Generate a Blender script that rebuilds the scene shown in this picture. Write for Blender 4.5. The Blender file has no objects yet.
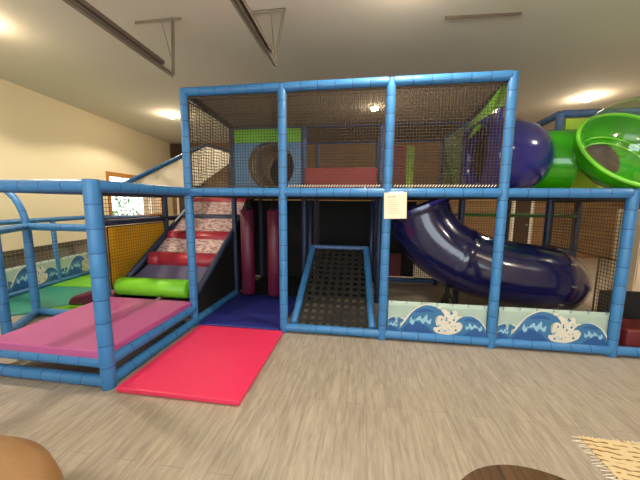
import bpy, bmesh, math, random
from mathutils import Vector, Matrix, Euler
from mathutils.geometry import delaunay_2d_cdt
random.seed(7)
PI = math.pi
SC = bpy.context.scene
COL = SC.collection
S = 1.22          # module width
D = 1.30          # module depth
HR = 1.75         # mid rail height
HT = 2.935        # top rail height, front
HB = 2.84         # top rail height, inner rows

# ------------------------------------------------------------------ materials
def lin(c):
    c = c / 255.0
    return c / 12.92 if c <= 0.04045 else ((c + 0.055) / 1.055) ** 2.4
def rgb(r, g, b): return (lin(r), lin(g), lin(b), 1.0)

def new_mat(name):
    m = bpy.data.materials.new(name); m.use_nodes = True
    return m, m.node_tree, m.node_tree.nodes['Principled BSDF']

def mat(name, col, rough=0.5, metal=0.0, var=0.08, scale=6.0, bump=0.0, bscale=60.0, coat=0.0, stretch=(1, 1, 1), spec=0.5):
    m, nt, b = new_mat(name)
    b.inputs['Roughness'].default_value = rough
    b.inputs['Metallic'].default_value = metal
    b.inputs['Coat Weight'].default_value = coat
    b.inputs['Specular IOR Level'].default_value = spec
    tc = nt.nodes.new('ShaderNodeTexCoord'); mp = nt.nodes.new('ShaderNodeMapping')
    mp.inputs['Scale'].default_value = stretch
    nt.links.new(tc.outputs['Object'], mp.inputs['Vector'])
    nz = nt.nodes.new('ShaderNodeTexNoise'); nz.inputs['Scale'].default_value = scale; nz.inputs['Detail'].default_value = 3
    nt.links.new(mp.outputs[0], nz.inputs['Vector'])
    mx = nt.nodes.new('ShaderNodeMix'); mx.data_type = 'RGBA'
    mx.inputs[6].default_value = tuple(c * (1 - var) for c in col[:3]) + (1,)
    mx.inputs[7].default_value = tuple(min(1, c * (1 + var)) for c in col[:3]) + (1,)
    nt.links.new(nz.outputs[0], mx.inputs[0]); nt.links.new(mx.outputs[2], b.inputs['Base Color'])
    if bump > 0:
        n2 = nt.nodes.new('ShaderNodeTexNoise'); n2.inputs['Scale'].default_value = bscale
        nt.links.new(mp.outputs[0], n2.inputs['Vector'])
        bp = nt.nodes.new('ShaderNodeBump'); bp.inputs['Strength'].default_value = bump; bp.inputs['Distance'].default_value = 0.01
        nt.links.new(n2.outputs[0], bp.inputs['Height']); nt.links.new(bp.outputs[0], b.inputs['Normal'])
    return m

M = {}
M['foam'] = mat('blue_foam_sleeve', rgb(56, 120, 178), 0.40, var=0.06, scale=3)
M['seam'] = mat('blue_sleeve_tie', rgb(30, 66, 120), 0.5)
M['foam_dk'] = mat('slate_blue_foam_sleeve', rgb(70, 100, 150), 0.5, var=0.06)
M['net'] = mat('black_net_cord', rgb(74, 62, 50), 0.9)
M['net_tan'] = mat('brown_net_cord', rgb(70, 58, 40), 0.9)
M['webbing'] = mat('black_webbing', rgb(26, 24, 22), 0.85)
M['pink'] = mat('pink_vinyl', rgb(176, 84, 142), 0.42, var=0.04, bump=0.05, bscale=9)
M['redmat'] = mat('hot_pink_red_vinyl', rgb(226, 54, 96), 0.33, var=0.04, scale=3, bump=0.08, bscale=5)
M['red'] = mat('red_vinyl', rgb(164, 44, 60), 0.35, var=0.06)
M['maroon'] = mat('maroon_vinyl', rgb(88, 20, 50), 0.45, var=0.08)
M['deckred'] = mat('dark_red_vinyl', rgb(110, 34, 40), 0.55, var=0.08)
M['brick'] = mat('brick_red_vinyl', rgb(154, 38, 42), 0.45, var=0.06)
M['lime'] = mat('lime_vinyl', rgb(116, 196, 36), 0.4, var=0.05)
M['limepanel'] = mat('lime_panel', rgb(176, 218, 60), 0.45, var=0.1, scale=4)
M['green_plastic'] = mat('green_plastic', rgb(54, 168, 10), 0.16, var=0.05, coat=0.4)
M['green_rim'] = mat('light_green_plastic', rgb(130, 226, 60), 0.2, var=0.03, coat=0.3)
M['navy_plastic'] = mat('navy_plastic', rgb(20, 20, 66), 0.2, var=0.06, coat=0.5)
M['indigo_plastic'] = mat('indigo_plastic', rgb(44, 44, 124), 0.14, var=0.08, coat=0.5)
M['blue_panel'] = mat('sky_blue_panel', rgb(80, 134, 178), 0.4, var=0.05)
M['navymat'] = mat('navy_vinyl', rgb(44, 50, 130), 0.35, var=0.07, scale=2)
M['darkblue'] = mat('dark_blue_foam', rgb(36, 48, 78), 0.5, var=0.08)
M['yellow'] = mat('yellow_vinyl', rgb(232, 176, 20), 0.45, var=0.06)
M['black'] = mat('black_vinyl', rgb(13, 12, 13), 0.8, var=0.1)
M['teal'] = mat('teal_vinyl', rgb(48, 138, 120), 0.4, var=0.05)
M['greypurple'] = mat('grey_purple_vinyl', rgb(100, 96, 128), 0.5, var=0.08)
M['white_sheet'] = mat('white_canvas', rgb(232, 222, 205), 0.75, var=0.05, scale=5, bump=0.3, bscale=8)
M['paper'] = mat('cream_paper', rgb(244, 224, 196), 0.8, var=0.02)
M['ink'] = mat('faint_ink', rgb(150, 120, 100), 0.8, var=0.02)
M['tape'] = mat('clear_tape', rgb(215, 225, 228), 0.2, var=0.02)
M['steel'] = mat('grey_brown_steel', rgb(150, 143, 128), 0.4, metal=0.5, var=0.08, spec=0.4)
M['steel_dk'] = mat('dark_steel', rgb(112, 98, 88), 0.5, metal=0.4, var=0.1)
M['tan'] = mat('tan_leather', rgb(150, 112, 68), 0.6, var=0.12, scale=5, bump=0.15, bscale=30)
M['trimwood'] = mat('honey_oak', rgb(190, 130, 66), 0.5, var=0.15, scale=12, stretch=(1, 1, 4))
M['white_paint'] = mat('white_paint', rgb(232, 226, 212), 0.45, var=0.02)
M['cabinet'] = mat('cream_laminate', rgb(226, 208, 180), 0.45, var=0.03)
M['wallband'] = mat('grey_brown_wainscot', rgb(132, 122, 104), 0.7, var=0.06)
M['bandcap'] = mat('dark_taupe_cap', rgb(96, 88, 74), 0.6, var=0.06)
M['leaf'] = mat('shrub_leaves', rgb(70, 120, 58), 0.6, var=0.35, scale=14)
M['outside'] = mat('pale_gravel', rgb(206, 206, 200), 0.9, var=0.08)
M['brown'] = mat('dark_brown_laminate', rgb(70, 50, 34), 0.6, var=0.12)
M['darkgreen'] = mat('olive_green_panel', rgb(70, 110, 44), 0.5, var=0.08)
M['w_bg'] = mat('banner_pale_aqua', rgb(166, 186, 176), 0.5, var=0.07, scale=5)
M['w_blue'] = mat('banner_wave_blue', rgb(56, 112, 160), 0.45, var=0.1, scale=12)
M['w_deep'] = mat('banner_deep_blue', rgb(34, 84, 146), 0.45, var=0.1, scale=12)
M['w_foam'] = mat('banner_foam_cream', rgb(218, 212, 196), 0.5, var=0.03)
M['w_light'] = mat('banner_light_blue', rgb(146, 190, 214), 0.5, var=0.06)
M['rug_dark'] = mat('brown_rug_yarn', rgb(120, 88, 48), 0.9)

def ceiling_mat():
    return mat('ceiling_paint', rgb(214, 210, 196), 0.85, var=0.03, scale=0.7, bump=0.06, bscale=50)
def wall_mat():
    return mat('cream_wall_paint', rgb(236, 224, 190), 0.8, var=0.02, scale=1.0, bump=0.04, bscale=60)
M['ceiling'] = ceiling_mat(); M['wall'] = wall_mat()
M['wall_right'] = mat('beige_wall_paint', rgb(196, 178, 150), 0.8, var=0.03, scale=1.0)

def planks(name, c1, c2, seam, axis_y=True, width=0.16, length=1.2, rough=0.4, streak=(26, 1.3, 1), vertical=False):
    m, nt, b = new_mat(name)
    N, L = nt.nodes, nt.links
    tc = N.new('ShaderNodeTexCoord')
    mp = N.new('ShaderNodeMapping')
    if vertical: mp.inputs['Rotation'].default_value = (PI / 2, 0, 0)     # xz wall
    elif axis_y: mp.inputs['Rotation'].default_value = (0, 0, PI / 2)
    L.new(tc.outputs['Object'], mp.inputs[0])
    br = N.new('ShaderNodeTexBrick')
    br.inputs['Scale'].default_value = 1; br.inputs['Brick Width'].default_value = length; br.inputs['Row Height'].default_value = width
    br.inputs['Mortar Size'].default_value = 0.0022; br.inputs['Mortar Smooth'].default_value = 0.3; br.offset = 0.37
    br.inputs['Color1'].default_value = (0.0, 0, 0, 1); br.inputs['Color2'].default_value = (1, 1, 1, 1); br.inputs['Mortar'].default_value = (0.5, 0.5, 0.5, 1)
    L.new(mp.outputs[0], br.inputs['Vector'])
    m2 = N.new('ShaderNodeMapping'); m2.inputs['Scale'].default_value = streak
    L.new(tc.outputs['Object'], m2.inputs[0])
    n1 = N.new('ShaderNodeTexNoise'); n1.inputs['Scale'].default_value = 1; n1.inputs['Detail'].default_value = 6; n1.inputs['Roughness'].default_value = 0.65; n1.inputs['Distortion'].default_value = 0.6
    L.new(m2.outputs[0], n1.inputs['Vector'])
    rp = N.new('ShaderNodeValToRGB'); rp.color_ramp.elements[0].position = 0.34; rp.color_ramp.elements[1].position = 0.62
    rp.color_ramp.elements[0].color = c2; rp.color_ramp.elements[1].color = c1
    L.new(n1.outputs[0], rp.inputs[0])
    mx = N.new('ShaderNodeMix'); mx.data_type = 'RGBA'; mx.blend_type = 'MULTIPLY'; mx.inputs[0].default_value = 0.10
    L.new(rp.outputs[0], mx.inputs[6]); L.new(br.outputs['Color'], mx.inputs[7])
    m3 = N.new('ShaderNodeMix'); m3.data_type = 'RGBA'; L.new(br.outputs['Fac'], m3.inputs[0])
    L.new(mx.outputs[2], m3.inputs[6]); m3.inputs[7].default_value = seam
    L.new(m3.outputs[2], b.inputs['Base Color']); b.inputs['Roughness'].default_value = rough
    return m
M['floor'] = planks('grey_oak_vinyl_planks', rgb(178, 167, 152), rgb(150, 138, 124), rgb(140, 128, 114), rough=0.42, streak=(34, 4.0, 1))
M['woodwall'] = planks('brown_board_wall', rgb(158, 120, 76), rgb(118, 86, 54), rgb(66, 48, 32), axis_y=False, vertical=True, width=0.45, length=3.6, rough=0.6, streak=(1.2, 1, 18))
M['tablewood'] = planks('walnut_boards', rgb(98, 72, 46), rgb(56, 38, 24), rgb(40, 24, 16), axis_y=True, width=0.09, length=2, rough=0.35, streak=(30, 2, 1))

def rug_mat():
    m, nt, b = new_mat('cream_woven_rug'); N, L = nt.nodes, nt.links
    tc = N.new('ShaderNodeTexCoord')
    mp = N.new('ShaderNodeMapping'); mp.inputs['Rotation'].default_value = (0, 0, 0.12)
    L.new(tc.outputs['Object'], mp.inputs[0])
    w = N.new('ShaderNodeTexWave'); w.inputs['Scale'].default_value = 7.5; w.bands_direction = 'Y'
    w.inputs['Distortion'].default_value = 3.0; w.inputs['Detail'].default_value = 2; w.inputs['Detail Scale'].default_value = 2.2
    L.new(mp.outputs[0], w.inputs['Vector'])
    nz = N.new('ShaderNodeTexNoise'); nz.inputs['Scale'].default_value = 22; L.new(tc.outputs['Object'], nz.inputs['Vector'])
    mu = N.new('ShaderNodeMath'); mu.operation = 'MULTIPLY'; L.new(w.outputs['Fac'], mu.inputs[0]); L.new(nz.outputs[0], mu.inputs[1])
    r = N.new('ShaderNodeValToRGB'); r.color_ramp.elements[0].position = 0.40; r.color_ramp.elements[0].color = rgb(214, 192, 150)
    r.color_ramp.elements[1].position = 0.5; r.color_ramp.elements[1].color = rgb(140, 104, 62)
    L.new(mu.outputs[0], r.inputs[0]); L.new(r.outputs[0], b.inputs['Base Color']); b.inputs['Roughness'].default_value = 0.95
    return m
M['rug'] = rug_mat()

def ropeboard_mat():
    m, nt, b = new_mat('mottled_carpet_board'); N, L = nt.nodes, nt.links
    tc = N.new('ShaderNodeTexCoord'); mp = N.new('ShaderNodeMapping'); mp.inputs['Scale'].default_value = (14, 40, 40)
    L.new(tc.outputs['Object'], mp.inputs[0])
    nz = N.new('ShaderNodeTexNoise'); nz.inputs['Scale'].default_value = 1; nz.inputs['Detail'].default_value = 2; L.new(mp.outputs[0], nz.inputs['Vector'])
    r = N.new('ShaderNodeValToRGB'); r.color_ramp.elements[0].position = 0.42; r.color_ramp.elements[0].color = rgb(160, 122, 122)
    r.color_ramp.elements[1].position = 0.56; r.color_ramp.elements[1].color = rgb(226, 196, 190)
    L.new(nz.outputs[0], r.inputs[0]); L.new(r.outputs[0], b.inputs['Base Color']); b.inputs['Roughness'].default_value = 0.8
    return m
M['ropeboard'] = ropeboard_mat()

def emis(name, col, strength):
    m, nt, b = new_mat(name)
    b.inputs['Base Color'].default_value = col; b.inputs['Emission Color'].default_value = col; b.inputs['Emission Strength'].default_value = strength
    return m
M['lamp'] = emis('warm_lamp_lens', (1.0, 0.80, 0.52, 1), 40)

def canvas_mat():
    m, nt, b = new_mat('translucent_white_canvas'); N, L = nt.nodes, nt.links
    tc = N.new('ShaderNodeTexCoord'); nz = N.new('ShaderNodeTexNoise'); nz.inputs['Scale'].default_value = 5; L.new(tc.outputs['Object'], nz.inputs['Vector'])
    r = N.new('ShaderNodeValToRGB'); r.color_ramp.elements[0].color = rgb(226, 216, 196); r.color_ramp.elements[1].color = rgb(240, 232, 216); L.new(nz.outputs[0], r.inputs[0])
    tr = N.new('ShaderNodeBsdfTranslucent'); L.new(r.outputs[0], tr.inputs[0]); L.new(r.outputs[0], b.inputs['Base Color']); b.inputs['Roughness'].default_value = .8
    x = N.new('ShaderNodeMixShader'); x.inputs[0].default_value = .6; L.new(b.outputs[0], x.inputs[1]); L.new(tr.outputs[0], x.inputs[2])
    L.new(x.outputs[0], N['Material Output'].inputs[0]); return m
M['canvas'] = canvas_mat()

def clear_mat(name, tint, rough=0.03):
    m = bpy.data.materials.new(name); m.use_nodes = True; nt = m.node_tree; N, L = nt.nodes, nt.links
    for n in list(N): N.remove(n)
    o = N.new('ShaderNodeOutputMaterial'); t = N.new('ShaderNodeBsdfTransparent'); t.inputs[0].default_value = tint
    g = N.new('ShaderNodeBsdfGlossy'); g.inputs['Roughness'].default_value = rough
    f = N.new('ShaderNodeLayerWeight'); f.inputs['Blend'].default_value = 0.5
    pw = N.new('ShaderNodeMath'); pw.operation = 'POWER'; pw.inputs[1].default_value = 4.0; L.new(f.outputs['Facing'], pw.inputs[0])
    ml = N.new('ShaderNodeMath'); ml.operation = 'MULTIPLY_ADD'; ml.inputs[1].default_value = 0.75; ml.inputs[2].default_value = 0.11; L.new(pw.outputs[0], ml.inputs[0])
    x = N.new('ShaderNodeMixShader'); L.new(ml.outputs[0], x.inputs[0]); L.new(t.outputs[0], x.inputs[1]); L.new(g.outputs[0], x.inputs[2])
    L.new(x.outputs[0], o.inputs[0])
    return m
M['clear'] = clear_mat('clear_acrylic', (0.93, 0.95, 0.90, 1))
M['glass'] = clear_mat('window_glass', (0.96, 0.98, 0.97, 1))

# ------------------------------------------------------------------ mesh helpers
def link(o, parent=None):
    COL.objects.link(o)
    if parent is not None: o.parent = parent
    return o
def obj(name, bm, mats, parent=None, smooth=False, bevel=0.0):
    me = bpy.data.meshes.new(name)
    bmesh.ops.recalc_face_normals(bm, faces=bm.faces[:])
    if smooth:
        for f in bm.faces: f.smooth = True
    bm.to_mesh(me); bm.free()
    for m in (mats if isinstance(mats, (list, tuple)) else [mats]): me.materials.append(m)
    o = link(bpy.data.objects.new(name, me), parent)
    if bevel > 0:
        b = o.modifiers.new('bevel', 'BEVEL'); b.width = bevel; b.segments = 3; b.limit_method = 'ANGLE'
        for p in me.polygons: p.use_smooth = True
        w = o.modifiers.new('wn', 'WEIGHTED_NORMAL')
    return o
def tag(o, label, cat, group=None, kind=None):
    if label: o['label'] = label
    if cat: o['category'] = cat
    if group: o['group'] = group
    if kind: o['kind'] = kind
    return o
def thing(name, label, cat, loc=(0, 0, 0), group=None):
    o = bpy.data.objects.new(name, None); COL.objects.link(o); o.location = loc
    o.empty_display_size = 0.1
    return tag(o, label, cat, group)
def struct(name, bm, m, parent=None):
    o = obj(name, bm, m, parent)
    if parent is None: o['kind'] = 'structure'
    return o

def quad(bm, pts, mi=0):
    f = bm.faces.new([bm.verts.new(p) for p in pts]); f.material_index = mi; return f
def box(bm, a, b, mi=0):
    x0, y0, z0 = a; x1, y1, z1 = b
    v = [bm.verts.new(p) for p in ((x0, y0, z0), (x1, y0, z0), (x1, y1, z0), (x0, y1, z0), (x0, y0, z1), (x1, y0, z1), (x1, y1, z1), (x0, y1, z1))]
    for q in ((0, 3, 2, 1), (4, 5, 6, 7), (0, 1, 5, 4), (1, 2, 6, 5), (2, 3, 7, 6), (3, 0, 4, 7)):
        f = bm.faces.new([v[i] for i in q]); f.material_index = mi
def frame_of(d):
    d = d.normalized(); u = Vector((0, 0, 1)) if abs(d.z) < 0.9 else Vector((1, 0, 0))
    a = d.cross(u).normalized(); return a, a.cross(d).normalized()
def rod(bm, p, q, r, n=6, mi=0, caps=True, r2=None):
    p, q = Vector(p), Vector(q); a, b = frame_of(q - p); r2 = r if r2 is None else r2
    c0 = [bm.verts.new(p + (a * math.cos(2 * PI * i / n) + b * math.sin(2 * PI * i / n)) * r) for i in range(n)]
    c1 = [bm.verts.new(q + (a * math.cos(2 * PI * i / n) + b * math.sin(2 * PI * i / n)) * r2) for i in range(n)]
    for i in range(n):
        f = bm.faces.new((c0[i], c0[(i + 1) % n], c1[(i + 1) % n], c1[i])); f.material_index = mi
    if caps:
        bm.faces.new(c0[::-1]).material_index = mi; bm.faces.new(c1).material_index = mi
def sweep(bm, pts, rads, n=24, mi=0, caps=True, colors=None, ref=None):
    pts = [Vector(p) for p in pts]
    if not isinstance(rads, (list, tuple)): rads = [rads] * len(pts)
    rings = []; a = None
    for i, p in enumerate(pts):
        t = (pts[min(i + 1, len(pts) - 1)] - pts[max(i - 1, 0)]).normalized()
        if a is None: a, _ = frame_of(t)
        a = (a - t * a.dot(t)).normalized(); b = t.cross(a)
        rings.append([bm.verts.new(p + (a * math.cos(2 * PI * k / n) + b * math.sin(2 * PI * k / n)) * rads[i]) for k in range(n)])
    for i in range(len(rings) - 1):
        for k in range(n):
            f = bm.faces.new((rings[i][k], rings[i][(k + 1) % n], rings[i + 1][(k + 1) % n], rings[i + 1][k]))
            f.material_index = colors[i] if colors else mi
    if caps:
        bm.faces.new(rings[0][::-1]).material_index = mi; bm.faces.new(rings[-1]).material_index = mi
    return rings
def bez(P, n=24):
    """Catmull-Rom through P"""
    P = [Vector(p) for p in P]; Q = [P[0] * 2 - P[1]] + P + [P[-1] * 2 - P[-2]]; out = []
    for i in range(1, len(Q) - 2):
        for k in range(n):
            t = k / n; a, b, c, d = Q[i - 1:i + 3]
            out.append(0.5 * ((2 * b) + (c - a) * t + (2 * a - 5 * b + 4 * c - d) * t * t + (3 * b - a - 3 * c + d) * t ** 3))
    out.append(P[-1]); return out

FR = 0.051
def sleeve(name, p, q, parent, r=FR, m=None, step=0.205, ph=0.0, path=None):
    """foam sleeve around a steel pipe: puffed sections with a tie groove every step"""
    pts0 = [Vector(p), Vector(q)] if path is None else path
    segs = [(pts0[i + 1] - pts0[i]).length for i in range(len(pts0) - 1)]; Ltot = sum(segs)
    def at(s):
        for i, l in enumerate(segs):
            if s <= l or i == len(segs) - 1: return pts0[i] + (pts0[i + 1] - pts0[i]) * (s / l)
            s -= l
    n = max(1, round(Ltot / step)); st = Ltot / n
    pts, rad, cols = [], [], []
    def add(s, rr, c):
        pts.append(at(max(0, min(Ltot, s)))); rad.append(rr); cols.append(c)
    jit = random.Random(hash(name) % 99 + int(Ltot * 1000))
    for i in range(n):
        s0, s1 = i * st, (i + 1) * st
        if i > 0: s0 += jit.uniform(-0.02, 0.02) * 0
        add(s0 + 0.0001, r * 0.975, 1); add(s0 + 0.004, r * 0.975, 0); add(s0 + 0.012, r * 1.0, 0)
        if path is not None: add((s0 + s1) / 2, r, 0)
        add(s1 - 0.012, r * 1.0, 0); add(s1 - 0.004, r * 0.975, 1)
    add(Ltot, r * 0.975, 1)
    bm = bmesh.new(); sweep(bm, pts, rad, n=14, colors=cols)
    return obj(name, bm, [m or M['foam'], M['seam']], parent, smooth=True)

def net_bm(o, u, v, lu, lv, cell=0.045, r=0.0032, edge=True, bm=None, mi=0, cut=None):
    """square mesh of cord spanning lu x lv from corner o"""
    bm = bm or bmesh.new(); o, u, v = Vector(o), Vector(u).normalized(), Vector(v).normalized(); w = u.cross(v)
    nu, nv = round(lu / cell), round(lv / cell)
    for i in range(nu + 1):
        a = o + u * (lu * i / nu); rod(bm, a, a + v * lv, r, 4, mi)
    for j in range(nv + 1):
        a = o + v * (lv * j / nv) + w * r; rod(bm, a, a + u * lu, r, 4, mi)
    if edge:
        for a, b in ((o, o + u * lu), (o, o + v * lv), (o + u * lu, o + u * lu + v * lv), (o + v * lv, o + u * lu + v * lv)): rod(bm, a, b, 0.009, 6, mi)
    return bm

def smoothstep_box(name, a, b, m, parent=None, bevel=0.015):
    bm = bmesh.new(); box(bm, a, b); return obj(name, bm, m, parent, bevel=bevel)

# ------------------------------------------------------------------ the room
CEIL = 3.70; YB = 6.5; XR = 10.5; YF = -6.0
def wx(y): return -3.9 - 0.138 * y
bm = bmesh.new(); box(bm, (-6, YF - 0.3, -0.1), (XR + 0.3, YB + 0.3, 0)); struct('floor', bm, M['floor'])
bm = bmesh.new(); box(bm, (-6, YF - 0.3, CEIL), (XR + 0.3, YB + 0.3, CEIL + 0.1)); struct('ceiling', bm, M['ceiling'])
bm = bmesh.new(); box(bm, (-6, YB, 0), (XR + 0.3, YB + 0.15, CEIL)); struct('wall_back', bm, M['woodwall'])
bm = bmesh.new(); box(bm, (XR, YF, 0), (XR + 0.15, YB, CEIL)); struct('wall_right', bm, M['wall_right'])
ADDED_WINDOWS = ((-1.6, 1.6), (2.6, 5.8)); FZ = (0.6, 2.9)  # two added windows behind the camera, to help light the front
bm = bmesh.new()
for a, b in ((-6, -1.6), (1.6, 2.6), (5.8, XR + .3)): box(bm, (a, YF - 0.15, 0), (b, YF, CEIL))
for a, b in ADDED_WINDOWS: box(bm, (a, YF - .15, 0), (b, YF, FZ[0])); box(bm, (a, YF - .15, FZ[1]), (b, YF, CEIL))
struct('wall_front', bm, M['wall'])
for k, (a, b) in enumerate(ADDED_WINDOWS):
    bm = bmesh.new()
    for x0, x1, z0, z1 in ((a, a + .07, FZ[0], FZ[1]), (b - .07, b, FZ[0], FZ[1]), (a, b, FZ[0], FZ[0] + .07), (a, b, FZ[1] - .07, FZ[1]), ((a + b) / 2 - .03, (a + b) / 2 + .03, FZ[0], FZ[1])): box(bm, (x0, YF - .12, z0), (x1, YF - .02, z1))
    added_window = struct('window_%d' % (k + 2), bm, M['white_paint'])
    bm = bmesh.new(); box(bm, (a + .05, YF - .08, FZ[0] + .05), (b - .05, YF - .074, FZ[1] - .05)); struct('window_pane', bm, M['glass'], added_window)
    ld = bpy.data.lights.new('front_fill', 'AREA'); ld.shape = 'RECTANGLE'; ld.size = b - a; ld.size_y = FZ[1] - FZ[0]; ld.energy = 18; ld.color = (.86, .93, 1.0)  # added fill light shining in through each added front window
    lo = bpy.data.objects.new('front_fill', ld); COL.objects.link(lo); lo.location = ((a + b) / 2, YF - .3, (FZ[0] + FZ[1]) / 2); lo.rotation_euler = (PI / 2 , 0, 0)
# left wall: a local frame whose x runs along the wall (y), outward is -x of the room
WL = Matrix.Translation((-3.9, 0, 0)) @ Matrix.Rotation(math.atan(0.138), 4, 'Z')
def wpt(d, y, z):      # d into the room from the wall face, y along, z up
    return WL @ Vector((d, y, z))
def wbox(bm, a, b, mi=0):
    n0 = len(bm.verts); box(bm, a, b, mi); bm.verts.ensure_lookup_table()
    for v in bm.verts[n0:]: v.co = WL @ v.co
W0, W1, WZ0, WZ1 = 3.36, 5.95, 1.20, 2.30
bm = bmesh.new()
wbox(bm, (-0.15, -7.0, 0), (0, W0, CEIL)); wbox(bm, (-0.15, W1, 0), (0, 7.0, CEIL))
wbox(bm, (-0.15, W0, 0), (0, W1, WZ0)); wbox(bm, (-0.15, W0, WZ1), (0, W1, CEIL)); struct('wall_left', bm, M['wall'])
bm = bmesh.new(); wbox(bm, (0, -6.5, 0), (0.03, 6.6, 0.64)); struct('trim_1', bm, M['wallband'])
bm = bmesh.new(); wbox(bm, (0, -6.5, 0.64), (0.055, 6.6, 0.74)); struct('trim_2', bm, M['bandcap'])
# window
bm = bmesh.new()
for a, b in (((-0.1, W0 - .06, WZ0 - .08), (0.03, W0 + .03, WZ1 + .08)), ((-0.1, W1 - .09, WZ0 - .08), (0.03, W1 + .10, WZ1 + .08)),
             ((-0.1, W0, WZ1 - .03), (0.03, W1, WZ1 + .08)), ((-0.1, W0, WZ0 - .08), (0.05, W1, WZ0 + .02))): wbox(bm, a, b)
wf = struct('window_1', bm, M['trimwood'])
bm = bmesh.new()
nW = 4
for i in range(1, nW):
    y = W0 + (W1 - W0) * i / nW; wbox(bm, (-0.075, y - .011, WZ0), (-0.05, y + .011, WZ1))
for j in range(1, 2):
    z = WZ0 + (WZ1 - WZ0) * j / 2; wbox(bm, (-0.074, W0, z - .009), (-0.051, W1, z + .009))
struct('window_grille', bm, M['white_paint'], wf)
bm = bmesh.new(); wbox(bm, (-0.10, W0, WZ0), (-0.094, W1, WZ1)); struct('window_pane', bm, M['glass'], wf)
# outside: gravel yard and shrubs
bm = bmesh.new(); box(bm, (-16, -4, -0.12), (-6.1, 16, -0.02)); tag(obj('yard_ground', bm, M['outside']), None, None, kind='structure')
def shrub(x, y, h, r, label):
    bm = bmesh.new(); rnd = random.Random(int(x * 31 + y * 17))
    for i in range(130):
        a = rnd.uniform(0, 2 * PI); ph = rnd.uniform(0.1, 1); rr = r * math.sqrt(rnd.random())
        c = Vector((x + rr * math.cos(a), y + rr * math.sin(a), 0.3 + h * ph * (1 - 0.5 * (rr / r) ** 2)))
        s = rnd.uniform(0.06, 0.13); q = Euler((rnd.uniform(0, 6), rnd.uniform(0, 6), rnd.uniform(0, 6))).to_matrix()
        quad(bm, [c + q @ Vector(p) * s for p in ((-1, 0, 0), (0, -.5, .1), (1.2, 0, 0), (0, .5, .1))])
    t = thing('shrub', label, 'shrub', (0, 0, 0)); obj('foliage', bm, M['leaf'], t)
    bm = bmesh.new()
    for k in range(5): rod(bm, (x, y, -0.03), (x + rnd.uniform(-.3, .3), y + rnd.uniform(-.3, .3), h * .8), 0.03, 6, r2=0.01)
    obj('stem', bm, M['brown'], t)
shrub(-7.8, 7.6, 1.75, .6, 'green shrub outside the window, seen through its left panes')
shrub(-7.9, 9.9, 2.2, .8, 'larger green shrub outside the window, seen through its right panes')
# door at the back, and the dark panel in the far left corner
def door_back(n, x0, x1, z1, m):
    bm = bmesh.new(); box(bm, (x0, YB - .05, 0.01), (x1, YB, z1)); d = struct('door_%d' % n, bm, m)
    bm = bmesh.new()
    for a, b in (((x0 - .08, YB - .07, 0), (x0, YB, z1 + .08)), ((x1, YB - .07, 0), (x1 + .08, YB, z1 + .08)), ((x0 - .08, YB - .07, z1), (x1 + .08, YB, z1 + .08))): box(bm, a, b)
    struct('door_frame', bm, M['white_paint'], d)
    bm = bmesh.new(); rod(bm, (x1 - .1, YB - .05, 1.0), (x1 - .1, YB - .11, 1.0), .03, 12); struct('door_handle', bm, M['steel'], d)
door_back(1, 6.85, 7.3, 2.05, M['brown'])
door_back(2, -4.5, -3.6, 2.2, M['brown'])
bm = bmesh.new(); box(bm, (-4.72, YB - 0.04, 2.35), (-3.9, YB - .001, CEIL - .02)); struct('trim_3', bm, M['brown'])

# ------------------------------------------------------------------ ceiling fixtures
LIGHTS = [(-2.45, 3.3), (2.37, 3.3), (6.42, 3.2), (-2.32, -0.45), (2.55, -0.52), (6.9, -0.3), (-2.1, -4.0), (2.3, -4.0), (6.7, -4.0)]
NAMES = {0: 'glowing round ceiling light above the white canopy, leftmost in the back row', 1: 'glowing ceiling light seen through the upper middle net',
         2: 'glowing round ceiling light above the green tunnel'}
for i, (x, y) in enumerate(LIGHTS):
    if i < 3 or True:
        t = thing('ceiling_light', NAMES.get(i, ['', '', '', 'round ceiling light just out of frame over the pink platform', 'round ceiling light just out of frame over the ramp',
                 'round ceiling light out of frame over the right bay', 'round ceiling light behind the viewer on the left', 'round ceiling light behind the viewer in the middle', 'round ceiling light behind the viewer on the right'][i]), 'ceiling light', (x, y, CEIL), 'round ceiling lights')
        bm = bmesh.new(); sweep(bm, [(0, 0, 0), (0, 0, -0.012), (0, 0, -0.016)], [0.12, 0.12, 0.10], 28); obj('trim_ring', bm, M['white_paint'], t, smooth=False)
        bm = bmesh.new(); sweep(bm, [(0, 0, -0.016), (0, 0, -0.05), (0, 0, -0.075), (0, 0, -.085)], [0.095, 0.09, 0.06, .02], 24); obj('lens', bm, M['lamp'], t)
LP = {0: 130, 1: 110, 2: 150, 3: 130, 4: 115, 5: 95, 6: 20, 7: 120, 8: 90}
for i, (x, y) in enumerate(LIGHTS):
    ld = bpy.data.lights.new('lamp_beam', 'SPOT'); ld.energy = LP[i]; ld.color = (1.0, 0.83, 0.62); ld.spot_size = math.radians(146); ld.spot_blend = 0.22; ld.shadow_soft_size = 0.06
    lo = bpy.data.objects.new('lamp_beam', ld); COL.objects.link(lo); lo.location = (x, y, CEIL - 0.10); ld.color = (1.0, .87, .69)
    pd = bpy.data.lights.new('lamp_glow', 'POINT'); pd.energy = 11; pd.color = (1.0, 0.80, 0.56); pd.shadow_soft_size = 0.05
    po = bpy.data.objects.new('lamp_glow', pd); COL.objects.link(po); po.location = (x, y, CEIL - 0.16)
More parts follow.
